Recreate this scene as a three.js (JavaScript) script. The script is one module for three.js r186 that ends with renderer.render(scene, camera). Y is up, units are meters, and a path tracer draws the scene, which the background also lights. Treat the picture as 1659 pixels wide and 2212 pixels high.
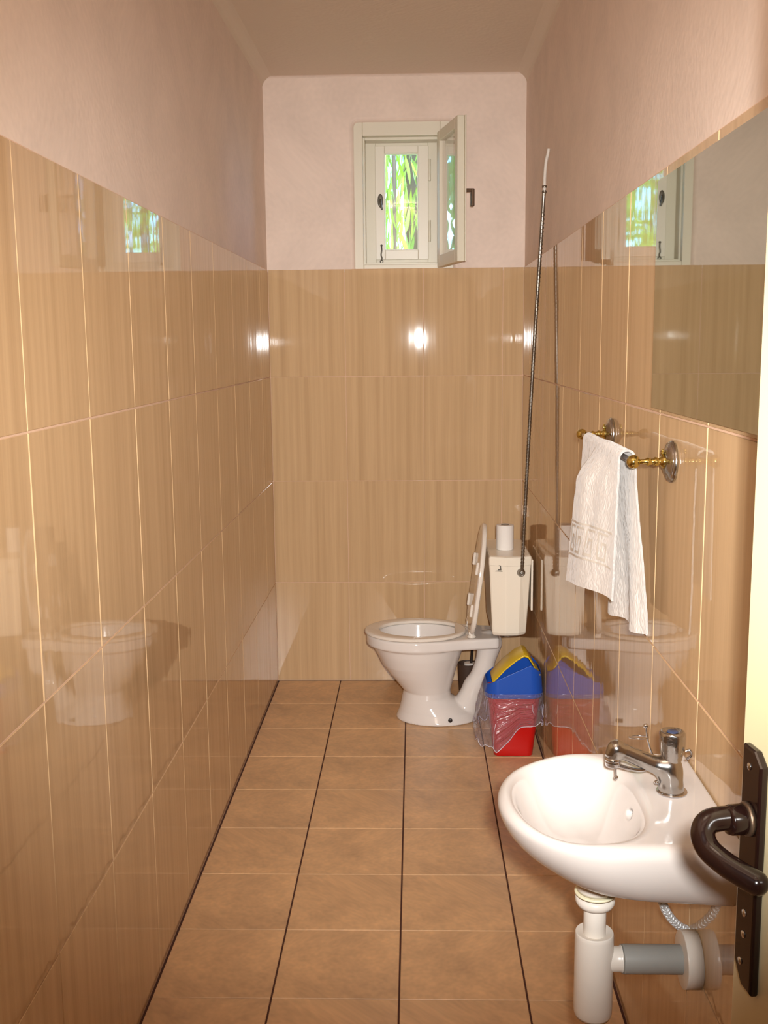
import * as THREE from 'three';
import { mergeGeometries, mergeVertices, toCreasedNormals } from 'three/addons/utils/BufferGeometryUtils.js';
import { RoundedBoxGeometry } from 'three/addons/geometries/RoundedBoxGeometry.js';
import { ImprovedNoise } from 'three/addons/math/ImprovedNoise.js';
import { Sky } from 'three/addons/objects/Sky.js';

// ---------------------------------------------------------------- camera, sky, lights, exposure
const W = 1659, H = 2212, FOCAL = 2300;
const D = 4.639, XL = -0.6249, XR = 0.4666, TW = 0.3345, TH = 0.4553, CEIL = 2.607, TOP = 4 * TH;
const scene = new THREE.Scene();
const camera = new THREE.PerspectiveCamera(2 * Math.atan(H / 2 / FOCAL) * 180 / Math.PI, W / H, 0.05, 200);
camera.position.set(0, 1.5, 0);
camera.rotation.set(-0.1557, 0.0297, -0.0095, 'YXZ');
scene.add(camera);

const renderer = new THREE.WebGLRenderer({ antialias: true });
renderer.toneMapping = THREE.LinearToneMapping;
renderer.toneMappingExposure = 1.0;
renderer.shadowMap.enabled = true;

const sky = new Sky();
sky.name = 'sky';
sky.scale.setScalar(1000);
sky.material.uniforms.turbidity.value = 4;
sky.material.uniforms.rayleigh.value = 1.2;
sky.material.uniforms.mieCoefficient.value = 0.005;
sky.material.uniforms.mieDirectionalG.value = 0.8;
sky.material.uniforms.sunPosition.value.set(0.35, 0.8, 0.48);
scene.add(sky);
scene.environmentIntensity = 1.8;
const sun = new THREE.DirectionalLight(0xfff4e0, 2.3);
sun.name = 'sun';
sun.position.set(3.5, 8, 4.8 - 7); sun.target.position.set(0, 0, -7);
sun.castShadow = true;
Object.assign(sun.shadow.camera, { left: -8, right: 8, top: 8, bottom: -8, near: 0.5, far: 30 });
scene.add(sun, sun.target);

// the camera's own flash, beside and above the lens
const flash = new THREE.SpotLight(new THREE.Color(1, 1.0, 0.98), 37, 0, 0.565, 1.0, 2);
flash.name = 'camera_flash';
flash.position.set(0.04, 1.545, 0.0);
flash.target.position.set(0.0, 0.95, -D);
flash.castShadow = true; flash.shadow.radius = 1.2;
scene.add(flash, flash.target);

// ---------------------------------------------------------------- helpers
let seed = 7;
const rnd = () => { seed = (seed + 0x6d2b79f5) | 0; let t = Math.imul(seed ^ (seed >>> 15), 1 | seed); t = (t + Math.imul(t ^ (t >>> 7), 61 | t)) ^ t; return ((t ^ (t >>> 14)) >>> 0) / 4294967296; };
const P = new ImprovedNoise();
const noise = (x, y, z = 0) => P.noise(x, y, z);
const V = (x, y, z) => new THREE.Vector3(x, y, z);
const clamp = (x, a, b) => Math.min(b, Math.max(a, x));
const lerp = (a, b, t) => a + (b - a) * t;
const sstep = (a, b, x) => { const t = clamp((x - a) / (b - a), 0, 1); return t * t * (3 - 2 * t); };
const taken = new Map();
function numbered(name) { const n = taken.get(name) ?? 0; taken.set(name, n + 1); return n ? name + '_' + String(n).padStart(3, '0') : name; }
function tag(o, label, category, group) { o.userData.label = label; o.userData.category = category; if (group) o.userData.group = group; return o; }
function group(name, [x, y, z] = [0, 0, 0], turn = 0) { const g = new THREE.Group(); g.name = numbered(name); g.position.set(x, y, z); g.rotation.y = turn; scene.add(g); return g; }
function struct(name, pos) { const g = group(name, pos); g.userData.kind = 'structure'; return g; }
function mesh(name, geo, mat, parent = scene) {
  if (Array.isArray(geo)) geo = merge(geo);
  const m = new THREE.Mesh(geo, mat); m.name = parent === scene ? numbered(name) : name; m.castShadow = m.receiveShadow = true; parent.add(m); return m;
}
function merge(list) {
  return mergeGeometries(list.map((g) => { const n = g.index ? g.toNonIndexed() : g.clone(); for (const k of Object.keys(n.attributes)) if (!['position', 'normal', 'uv'].includes(k)) n.deleteAttribute(k); if (!n.attributes.uv) n.setAttribute('uv', new THREE.BufferAttribute(new Float32Array(n.attributes.position.count * 2), 2)); return n; }));
}
function box(x0, x1, y0, y1, z0, z1, r = 0) {
  const w = x1 - x0, h = y1 - y0, d = z1 - z0;
  const g = r ? new RoundedBoxGeometry(w, h, d, 2, r) : new THREE.BoxGeometry(w, h, d);
  g.translate((x0 + x1) / 2, (y0 + y1) / 2, (z0 + z1) / 2);
  const p = g.attributes.position, n = g.attributes.normal, u = g.attributes.uv;      // uv in metres
  for (let i = 0; i < p.count; i++) {
    const a = [Math.abs(n.getX(i)), Math.abs(n.getY(i)), Math.abs(n.getZ(i))], k = a.indexOf(Math.max(...a));
    u.setXY(i, k === 0 ? p.getZ(i) : p.getX(i), k === 1 ? p.getZ(i) : p.getY(i));
  }
  return g;
}
function tube(pts, r, seg = 48, rad = 12, closed = false) { return new THREE.TubeGeometry(new THREE.CatmullRomCurve3(pts.map((p) => p.isVector3 ? p : V(...p)), closed, 'centripetal'), seg, r, rad, closed); }
function lathe(pts, seg = 40) { return new THREE.LatheGeometry(pts.map(([r, y]) => new THREE.Vector2(Math.max(r, 1e-4), y)), seg); }
function place(g, from, to) { // turn a y-up geometry so that its y axis runs from -> to
  const d = to.clone().sub(from).normalize(), q = new THREE.Quaternion().setFromUnitVectors(V(0, 1, 0), d);
  return g.applyQuaternion(q).translate(from.x, from.y, from.z);
}
function extrude(pts, depth, bevel = 0.002) { // shape in xy, extruded along z from 0
  const s = new THREE.Shape(pts.map(([x, y]) => new THREE.Vector2(x, y)));
  return new THREE.ExtrudeGeometry(s, { depth: depth - 2 * bevel, bevelEnabled: bevel > 0, bevelSize: bevel, bevelThickness: bevel, bevelSegments: 2, curveSegments: 12, bevelOffset: -bevel }).translate(0, 0, bevel);
}
// a surface from a grid of points
function sheet(nu, nv, f, closedU = false) {
  const pos = [], uv = [], idx = [];
  for (let j = 0; j <= nv; j++) for (let i = 0; i <= nu; i++) { const p = f(i / nu, j / nv); pos.push(p[0], p[1], p[2]); uv.push(i / nu, j / nv); }
  for (let j = 0; j < nv; j++) for (let i = 0; i < nu; i++) { const a = j * (nu + 1) + i, b = a + 1, c = a + nu + 1, d = c + 1; idx.push(a, b, d, a, d, c); }
  const g = new THREE.BufferGeometry();
  g.setAttribute('position', new THREE.Float32BufferAttribute(pos, 3)); g.setAttribute('uv', new THREE.Float32BufferAttribute(uv, 2)); g.setIndex(idx);
  g.computeVertexNormals();
  if (closedU) { const n = g.attributes.normal; for (let j = 0; j <= nv; j++) { const a = j * (nu + 1), b = a + nu, v = V(n.getX(a) + n.getX(b), n.getY(a) + n.getY(b), n.getZ(a) + n.getZ(b)).normalize(); n.setXYZ(a, v.x, v.y, v.z); n.setXYZ(b, v.x, v.y, v.z); } }
  return g;
}
// surface nets over a signed distance function, vertices pulled onto the surface
function netMesh(f, lo, hi, cell) {
  const n = [0, 1, 2].map((k) => Math.ceil((hi[k] - lo[k]) / cell) + 1), [nx, ny, nz] = n, F = new Float32Array(nx * ny * nz);
  const at = (i, j, k) => (k * ny + j) * nx + i;
  for (let k = 0; k < nz; k++) for (let j = 0; j < ny; j++) for (let i = 0; i < nx; i++) F[at(i, j, k)] = f(lo[0] + i * cell, lo[1] + j * cell, lo[2] + k * cell);
  const vid = new Int32Array(nx * ny * nz).fill(-1), pos = [], nor = [], idx = [];
  const E = [[0, 1], [0, 2], [0, 4], [1, 3], [1, 5], [2, 3], [2, 6], [3, 7], [4, 5], [4, 6], [5, 7], [6, 7]];
  const e = cell * 0.4;
  const grad = (x, y, z) => { const g = [f(x + e, y, z) - f(x - e, y, z), f(x, y + e, z) - f(x, y - e, z), f(x, y, z + e) - f(x, y, z - e)], l = Math.hypot(...g) || 1; return [g[0] / l, g[1] / l, g[2] / l, l / (2 * e)]; };
  for (let k = 0; k < nz - 1; k++) for (let j = 0; j < ny - 1; j++) for (let i = 0; i < nx - 1; i++) {
    const c = []; let m = 0;
    for (let q = 0; q < 8; q++) { c[q] = F[at(i + (q & 1), j + ((q >> 1) & 1), k + (q >> 2))]; if (c[q] < 0) m |= 1 << q; }
    if (m === 0 || m === 255) continue;
    let s = [0, 0, 0], cnt = 0;
    for (const [a, b] of E) if ((c[a] < 0) !== (c[b] < 0)) { const t = c[a] / (c[a] - c[b]); for (let d = 0; d < 3; d++) { const pa = (a >> d) & 1, pb = (b >> d) & 1; s[d] += pa + (pb - pa) * t; } cnt++; }
    let x = lo[0] + (i + s[0] / cnt) * cell, y = lo[1] + (j + s[1] / cnt) * cell, z = lo[2] + (k + s[2] / cnt) * cell;
    for (let it = 0; it < 2; it++) { const g = grad(x, y, z), d = clamp(f(x, y, z) / Math.max(g[3], 0.2), -cell * 0.5, cell * 0.5); x -= g[0] * d; y -= g[1] * d; z -= g[2] * d; }
    const g = grad(x, y, z);
    vid[at(i, j, k)] = pos.length / 3; pos.push(x, y, z); nor.push(g[0], g[1], g[2]);
  }
  const quad = (a, b, c, d, flip) => { if (a < 0 || b < 0 || c < 0 || d < 0) return; flip ? idx.push(a, c, b, a, d, c) : idx.push(a, b, c, a, c, d); };
  for (let k = 1; k < nz - 1; k++) for (let j = 1; j < ny - 1; j++) for (let i = 1; i < nx - 1; i++) {
    const s = F[at(i, j, k)] < 0;
    if (s !== F[at(i + 1, j, k)] < 0) quad(vid[at(i, j - 1, k - 1)], vid[at(i, j, k - 1)], vid[at(i, j, k)], vid[at(i, j - 1, k)], !s);
    if (s !== F[at(i, j + 1, k)] < 0) quad(vid[at(i - 1, j, k - 1)], vid[at(i - 1, j, k)], vid[at(i, j, k)], vid[at(i, j, k - 1)], !s);
    if (s !== F[at(i, j, k + 1)] < 0) quad(vid[at(i - 1, j - 1, k)], vid[at(i, j - 1, k)], vid[at(i, j, k)], vid[at(i - 1, j, k)], !s);
  }
  const g = new THREE.BufferGeometry();
  g.setAttribute('position', new THREE.Float32BufferAttribute(pos, 3)); g.setAttribute('normal', new THREE.Float32BufferAttribute(nor, 3)); g.setIndex(idx);
  return g;
}
const smin = (a, b, k) => { const h = Math.max(k - Math.abs(a - b), 0) / k; return Math.min(a, b) - h * h * k / 4; };
const smax = (a, b, k) => -smin(-a, -b, k);
const ell2 = (x, y, a, b) => { const k = Math.hypot(x / a, y / b), g = Math.hypot(x / a / a, y / b / b); return k < 1e-6 ? -Math.min(a, b) : k * (k - 1) / g; };
const table = (rows, y) => { if (y <= rows[0][0]) return rows[0].slice(1); for (let i = 1; i < rows.length; i++) if (y <= rows[i][0]) { const t = (y - rows[i - 1][0]) / (rows[i][0] - rows[i - 1][0]); return rows[i].slice(1).map((v, k) => lerp(rows[i - 1][k + 1], v, t)); } return rows[rows.length - 1].slice(1); };
const capsule = (x, y, z, a, b, ra, rb) => { const dx = b[0] - a[0], dy = b[1] - a[1], dz = b[2] - a[2], t = clamp(((x - a[0]) * dx + (y - a[1]) * dy + (z - a[2]) * dz) / (dx * dx + dy * dy + dz * dz), 0, 1); return Math.hypot(x - a[0] - dx * t, y - a[1] - dy * t, z - a[2] - dz * t) - lerp(ra, rb, t); };

// ---------------------------------------------------------------- textures and materials
function floatTex(n, m, f) { const d = new Float32Array(n * m * 4); for (let j = 0; j < m; j++) for (let i = 0; i < n; i++) { const v = f(i / n, j / m), o = (j * n + i) * 4; d[o] = d[o + 1] = d[o + 2] = v; d[o + 3] = 1; } const t = new THREE.DataTexture(d, n, m, THREE.RGBAFormat, THREE.FloatType); return finish(t); }
function colorTex(n, m, f) { const d = new Uint8Array(n * m * 4); for (let j = 0; j < m; j++) for (let i = 0; i < n; i++) { const c = f(i / n, j / m), o = (j * n + i) * 4; for (let k = 0; k < 3; k++) d[o + k] = clamp(Math.round(c[k]), 0, 255); d[o + 3] = 255; } const t = new THREE.DataTexture(d, n, m); t.colorSpace = THREE.SRGBColorSpace; return finish(t); }
function finish(t) { t.wrapS = t.wrapT = THREE.RepeatWrapping; t.magFilter = THREE.LinearFilter; t.minFilter = THREE.LinearFilter; t.needsUpdate = true; return t; }
// noise that repeats over the unit square
const tn = (u, v, fx, fy, s) => { const a = u * 2 * Math.PI, b = v * 2 * Math.PI, rx = fx / (2 * Math.PI), ry = fy / (2 * Math.PI); return noise(Math.cos(a) * rx + s, Math.sin(a) * rx + 3.1 * s + Math.cos(b) * ry, Math.sin(b) * ry + 7.7); };
const grainAndLightStreaks = (u, v) => 0.75 * tn(u, v, 48, 0.9, 1.3) + 0.3 * tn(u, v, 160, 2.5, 5.7) + 0.25 * tn(u, v, 22, 0.8, 9.1);  // vertical tile grain, its broad bands strengthened to suggest reflected light streaks
const tileMap = colorTex(1024, 256, (u, v) => { const g = grainAndLightStreaks(u, v), s = 1 + 0.075 * g + 0.02 * tn(u, v, 300, 9, 2.2); return [199 * s, 165 * s + 2 * g, 125 * s + 4 * g]; });
const tileBump = floatTex(1024, 256, (u, v) => 0.5 + 0.5 * (0.6 * tn(u, v, 26, 0.6, 4.4) + 0.06 * tn(u, v, 90, 1.2, 6.2) + 0.5 * tn(u, v, 9, 3, 12.2)));
const floorMap = colorTex(512, 512, (u, v) => { const g = 0.6 * tn(u, v, 9, 9, 3.3) + 0.4 * tn(u, v, 30, 30, 8.8) + 0.35 * tn(u, v, 90, 90, 1.8), s = 1 + 0.15 * g; return [210 * s, 169 * s, 127 * s - 3 * g]; });
const floorBump = floatTex(256, 256, (u, v) => 0.5 + 0.35 * tn(u, v, 12, 12, 2.6) + 0.15 * tn(u, v, 60, 60, 5.5));
const plasterBump = floatTex(512, 512, (u, v) => 0.5 + 0.3 * tn(u, v, 90, 90, 1.5) + 0.25 * tn(u, v, 40, 40, 4.1) + 0.3 * tn(u, v, 6, 6, 9.4));
const plasterMap = colorTex(256, 256, (u, v) => { const s = 1 + 0.03 * tn(u, v, 8, 8, 6.6) + 0.02 * tn(u, v, 60, 60, 2.1); return [229 * s, 208 * s, 193 * s]; });
const bagBump = floatTex(512, 512, (u, v) => 1 - Math.abs(tn(u, v, 26, 10, 2.3)) - 0.6 * Math.abs(tn(u, v, 60, 22, 7.1)) - 0.3 * Math.abs(tn(u, v, 110, 60, 4.2)));
const clothBump = floatTex(256, 256, (u, v) => 0.5 + 0.5 * tn(u, v, 120, 120, 3.9));
const std = (o) => new THREE.MeshPhysicalMaterial(o);
const M = {
  tile: std({ map: tileMap, bumpMap: tileBump, bumpScale: 0.0003, roughness: 0.03, ior: 1.52 }),
  floorTile: std({ map: floorMap, bumpMap: floorBump, bumpScale: 0.0012, roughness: 0.3, ior: 1.5 }),
  grout: std({ color: 0xdcb89c, roughness: 0.9 }),
  floorGrout: std({ color: 0xb98d6d, roughness: 0.9 }),
  darkGrout: std({ color: 0x4a281c, roughness: 0.9 }),
  plaster: std({ map: plasterMap, bumpMap: plasterBump, bumpScale: 0.0006, roughness: 0.75 }),
  ceiling: std({ color: 0xe2d0bd, bumpMap: plasterBump, bumpScale: 0.001, roughness: 0.85 }),
  paint: std({ color: 0xe6ddcc, roughness: 0.35 }),
  oldPaint: std({ color: 0xdcd3be, roughness: 0.4 }),
  doorPaint: std({ color: 0xbdae8a, roughness: 0.3 }),
  glass: std({ color: 0xffffff, roughness: 0.0, transmission: 1, thickness: 0, ior: 1.5 }),
  ceramic: std({ color: 0xc8bfb9, roughness: 0.06, ior: 1.55 }),
  ceramicWc: std({ color: 0xe2d9d2, roughness: 0.08, ior: 1.55 }),
  seat: std({ color: 0xe4d9cc, roughness: 0.1 }),
  cisternPlastic: std({ color: 0xefe4d2, roughness: 0.2 }),
  chrome: std({ color: 0xcfcfd2, metalness: 1, roughness: 0.09 }),
  wornChrome: std({ color: 0xb9b7b4, metalness: 1, roughness: 0.16, bumpMap: floorBump, bumpScale: 0.0006 }),
  braid: std({ color: 0xdedede, metalness: 0.6, roughness: 0.4 }),
  brass: std({ color: 0xd6c274, metalness: 1, roughness: 0.12 }),
  rod: std({ color: 0x8d877e, metalness: 1, roughness: 0.38 }),
  tape: std({ color: 0xcfc6bb, roughness: 0.6 }),
  brown: std({ color: 0x140806, roughness: 0.14, ior: 1.5 }),
  dark: std({ color: 0x231a16, roughness: 0.45 }),
  iron: std({ color: 0x6b655b, metalness: 0.8, roughness: 0.45 }),
  bronze: std({ color: 0x6a5747, metalness: 0.9, roughness: 0.4 }),
  pvc: std({ color: 0xe6ddd2, roughness: 0.3 }),
  grey: std({ color: 0x9b9a95, roughness: 0.45 }),
  seal: std({ color: 0xf0e8c6, roughness: 0.5 }),
  red: std({ color: 0xc01410, roughness: 0.28 }),
  blue: std({ color: 0x1b4fae, roughness: 0.3 }),
  yellow: std({ color: 0xd9b713, roughness: 0.35 }),
  bag: std({ color: 0xeceaf6, bumpMap: bagBump, bumpScale: 0.01, roughness: 0.12, ior: 1.6, transmission: 0.9, thickness: 0, side: THREE.DoubleSide }),
  towel: std({ color: 0xdbd2ca, roughness: 0.95, bumpMap: clothBump, bumpScale: 0.002, sheen: 0.4, sheenColor: new THREE.Color(1, 1, 1), sheenRoughness: 0.6, side: THREE.DoubleSide }),
  towelBand: std({ color: 0xd6cbbd, roughness: 0.8, side: THREE.DoubleSide }),
  paper: std({ color: 0xe8e0d8, roughness: 0.95 }),
  card: std({ color: 0x7d6a58, roughness: 0.95 }),
  mirror: std({ color: 0xc7cdc3, metalness: 1, roughness: 0.015 }),
  mirrorEdge: std({ color: 0x3f4a42, roughness: 0.2 }),
  leaf: std({ color: 0xa2b83a, roughness: 0.6, transmission: 0.45, thickness: 0, side: THREE.DoubleSide }),
  leafDark: std({ color: 0x628a42, roughness: 0.6, transmission: 0.4, thickness: 0, side: THREE.DoubleSide }),
  bark: std({ color: 0x6b5440, roughness: 0.9 }),
  soil: std({ color: 0x6f8a45, roughness: 1 }),
  concrete: std({ color: 0xb9b0a4, roughness: 0.9 }),
  bagShine: std({ color: 0xf3f1f8, roughness: 0.15, transmission: 0.45, thickness: 0, side: THREE.DoubleSide }),
  brushPot: std({ color: 0x4a382d, roughness: 0.5 }),
  logo: std({ color: 0x5a5348, roughness: 0.5 }),
};
M.unseenLampGlass = std({ color: 0xfff1dc, roughness: 0.4, emissive: 0xffd9a8, emissiveIntensity: 1.5 });

// ---------------------------------------------------------------- the room: tiles
const tileGeos = new Map();
function tileGeo(w, h, t, c, variant) { // a slab with chamfered front edges, front face at z = 0
  const key = [w.toFixed(4), h.toFixed(4), t, c, variant].join();
  if (!tileGeos.has(key)) {
    const a = w / 2, b = h / 2, ring = (x, y, z) => [[-x, -y, z], [x, -y, z], [x, y, z], [-x, y, z]];
    const R = [ring(a, b, -t), ring(a, b, -c), ring(a - c, b - c, 0)], pos = [], uv = [], ox = variant * 0.37 + 0.11, oy = variant * 0.53;
    const tri = (p, q, r) => { for (const v of [p, q, r]) { pos.push(...v); uv.push(v[0] + ox, v[1] + oy); } };
    for (let k = 0; k < 2; k++) for (let i = 0; i < 4; i++) { const j = (i + 1) % 4; tri(R[k][i], R[k][j], R[k + 1][j]); tri(R[k][i], R[k + 1][j], R[k + 1][i]); }
    tri(R[2][0], R[2][1], R[2][2]); tri(R[2][0], R[2][2], R[2][3]);
    const g = new THREE.BufferGeometry(); g.setAttribute('position', new THREE.Float32BufferAttribute(pos, 3)); g.setAttribute('uv', new THREE.Float32BufferAttribute(uv, 2)); g.computeVertexNormals();
    tileGeos.set(key, g);
  }
  return tileGeos.get(key);
}
const TT = 0.008, GAP = 0.0034, TILT = 0.004;
// tiles between seams a[] across and b[] up, on a plane given by origin + axes
function layTiles(parent, across, up, put, mat, gapX, gapY, chamfer, tilt) {
  let n = 0;
  for (let j = 0; j + 1 < up.length; j++) for (let i = 0; i + 1 < across.length; i++) {
    const w = Math.abs(across[i + 1] - across[i]) - gapX, h = Math.abs(up[j + 1] - up[j]) - gapY;
    if (w < 0.008) continue;
    const m = mesh('tile', tileGeo(w, h, TT, chamfer, Math.floor(rnd() * 6)), mat, parent);
    if (n++) m.name = 'tile_' + String(n - 1).padStart(3, '0');
    put(m, (across[i] + across[i + 1]) / 2, (up[j] + up[j + 1]) / 2);
    m.rotation.x += (rnd() - 0.5) * tilt; m.rotation.y += (rnd() - 0.5) * tilt;
  }
}
const FRONT = -0.18;                                    // inner face of the wall with the doorway
const rows = [0.002, TH, 2 * TH, 3 * TH, TOP];
const seamsZ = (z0) => { const s = [FRONT]; for (let k = 12; k > -12; k--) { const z = z0 + k * TW; if (z < FRONT - 0.02 && z > -D + 0.02) s.push(z); } s.push(-D); return s; };
{
  const wall = struct('wall_left');
  mesh('plaster', box(XL - 0.25, XL - 0.003, TOP, CEIL + 0.02, -D - 0.3, FRONT), M.plaster, wall);
  mesh('grout', box(XL - 0.25, XL - 0.002, -0.1, TOP, -D - 0.3, FRONT), M.grout, wall);
  layTiles(wall, seamsZ(-1.702), rows, (m, z, y) => { m.rotation.set(0, Math.PI / 2, 0); m.position.set(XL, y, z); }, M.tile, GAP, GAP, 0.001, TILT);
}
{
  const wall = struct('wall_right');
  mesh('plaster', box(XR + 0.003, XR + 0.25, TOP, CEIL + 0.02, -D - 0.3, FRONT), M.plaster, wall);
  mesh('grout', box(XR + 0.002, XR + 0.25, -0.1, TOP, -D - 0.3, FRONT), M.grout, wall);
  layTiles(wall, seamsZ(-1.71), rows, (m, z, y) => { m.rotation.set(0, -Math.PI / 2, 0); m.position.set(XR, y, z); }, M.tile, GAP, GAP, 0.001, TILT);
}
const WX0 = -0.27, WX1 = 0.168, WY0 = TOP + 0.002, WY1 = 2.446;   // window opening
{
  const wall = struct('wall_back'), zb = -D - 0.3;
  const s = new THREE.Shape(), r = 0.02;
  const l = WX0 + 0.022, q = WX1 - 0.004, tp = WY1 - 0.028, lo = TOP - 0.03;
  s.moveTo(XL - 0.04, lo); s.lineTo(l, lo); s.lineTo(l, tp - r); s.quadraticCurveTo(l, tp, l + r, tp); s.lineTo(q - r, tp); s.quadraticCurveTo(q, tp, q, tp - r); s.lineTo(q, lo);
  s.lineTo(XR + 0.04, lo); s.lineTo(XR + 0.04, CEIL + 0.04); s.lineTo(XL - 0.04, CEIL + 0.04); s.closePath();
  const g = new THREE.ExtrudeGeometry(s, { depth: 0.244, bevelEnabled: true, bevelSize: 0.022, bevelThickness: 0.025, bevelSegments: 5, bevelOffset: -0.022, curveSegments: 6 }).translate(0, 0, zb + 0.03);
  mesh('plaster', g, M.plaster, wall);
  mesh('grout', box(XL - 0.01, XR + 0.01, -0.1, TOP, zb, -D - 0.002), M.grout, wall);
  layTiles(wall, [XL, -0.298, 0.040, 0.378, XR], rows, (m, x, y) => { m.position.set(x, y, -D); }, M.tile, 0.0022, 0.0022, 0.001, TILT);
}
{
  const floor = struct('floor');
  mesh('screed', box(XL - 0.25, XR + 0.25, -0.1, -0.0025, -D - 0.3, FRONT), M.floorGrout, floor);
  const xs = [XL + 0.003, -0.341, -0.043, 0.255, XR - 0.003], zs = [-D + 0.003];
  for (let k = 0; k < 17; k++) { const z = -4.03 + (k - 2) * 0.2943; if (z > -D + 0.03 && z < FRONT) zs.push(z); }
  zs.push(FRONT);
  layTiles(floor, xs, zs.map((z) => -z), (m, x, z) => { m.rotation.set(-Math.PI / 2, 0, 0); m.position.set(x, 0, -z); }, M.floorTile, 0.0042, 0.0022, 0.0012, 0.0012);
  const lines = xs.slice(1, 4).map((x) => box(x - 0.0021, x + 0.0021, -0.01, -0.0012, -D, FRONT));
  lines.push(box(XL, XL + 0.006, -0.01, -0.0005, -D, FRONT), box(XR - 0.006, XR, -0.01, -0.0005, -D, FRONT), box(XL, XR, -0.01, -0.0005, -D, -D + 0.006));
  mesh('dark_joint', lines, M.darkGrout, floor);
}
{
  const ceil = struct('ceiling');
  mesh('plaster', box(XL - 0.25, XR + 0.25, CEIL, CEIL + 0.25, -D - 0.3, FRONT), M.ceiling, ceil);
  const cove = (R) => { const a = [[0, 0], [R, 0]]; for (let i = 1; i < 12; i++) { const t = Math.PI / 2 * i / 12; a.push([R - R * Math.sin(t), -R + R * Math.cos(t)]); } a.push([0, -R]); return a; };
  const L = D + FRONT;
  mesh('cove', toCreasedNormals(extrude(cove(0.05), L, 0), 0.5).translate(XL - 0.004, CEIL + 0.001, -D), M.ceiling, ceil);
  mesh('cove', toCreasedNormals(extrude(cove(0.05).map(([x, y]) => [-x, y]), L, 0), 0.5).translate(XR + 0.004, CEIL + 0.001, -D), M.ceiling, ceil);
  mesh('cove', extrude(cove(0.02), XR - XL, 0).rotateY(-Math.PI / 2).translate(XR, CEIL + 0.001, -D - 0.004), M.plaster, ceil);
}
{ // wall with the doorway the camera looks through, and the hall the camera stands in
  const wall = struct('wall_front'), z0 = FRONT, z1 = FRONT + 0.14, a = -0.47, b = 0.42, h = 2.1;
  mesh('plaster', [box(XL - 0.9, a, -0.1, CEIL + 0.25, z0, z1), box(b, XR + 0.9, -0.1, CEIL + 0.25, z0, z1), box(a, b, h, CEIL + 0.25, z0, z1)], M.plaster, wall);
  mesh('door_frame', [box(a, a + 0.03, 0, h, z0 - 0.012, z1 + 0.012, 0.003), box(b - 0.03, b, 0, h, z0 - 0.012, z1 + 0.012, 0.003), box(a, b, h - 0.03, h, z0 - 0.012, z1 + 0.012, 0.003)], M.doorPaint, wall);
  mesh('hall_wall', [box(-1.52, -1.4, 0, CEIL, z1, 1.6), box(1.25, 1.37, 0, CEIL, z1, 1.6), box(-1.52, 1.37, 0, CEIL, 1.6, 1.72)], M.plaster, wall);
  const hf = struct('floor_hall'); mesh('screed', box(-1.52, 1.37, -0.1, 0, z0, 1.72), M.floorTile, hf);
  const hc = struct('ceiling_hall'); mesh('plaster', box(-1.52, 1.37, CEIL, CEIL + 0.12, z0, 1.72), M.ceiling, hc);
}

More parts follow.
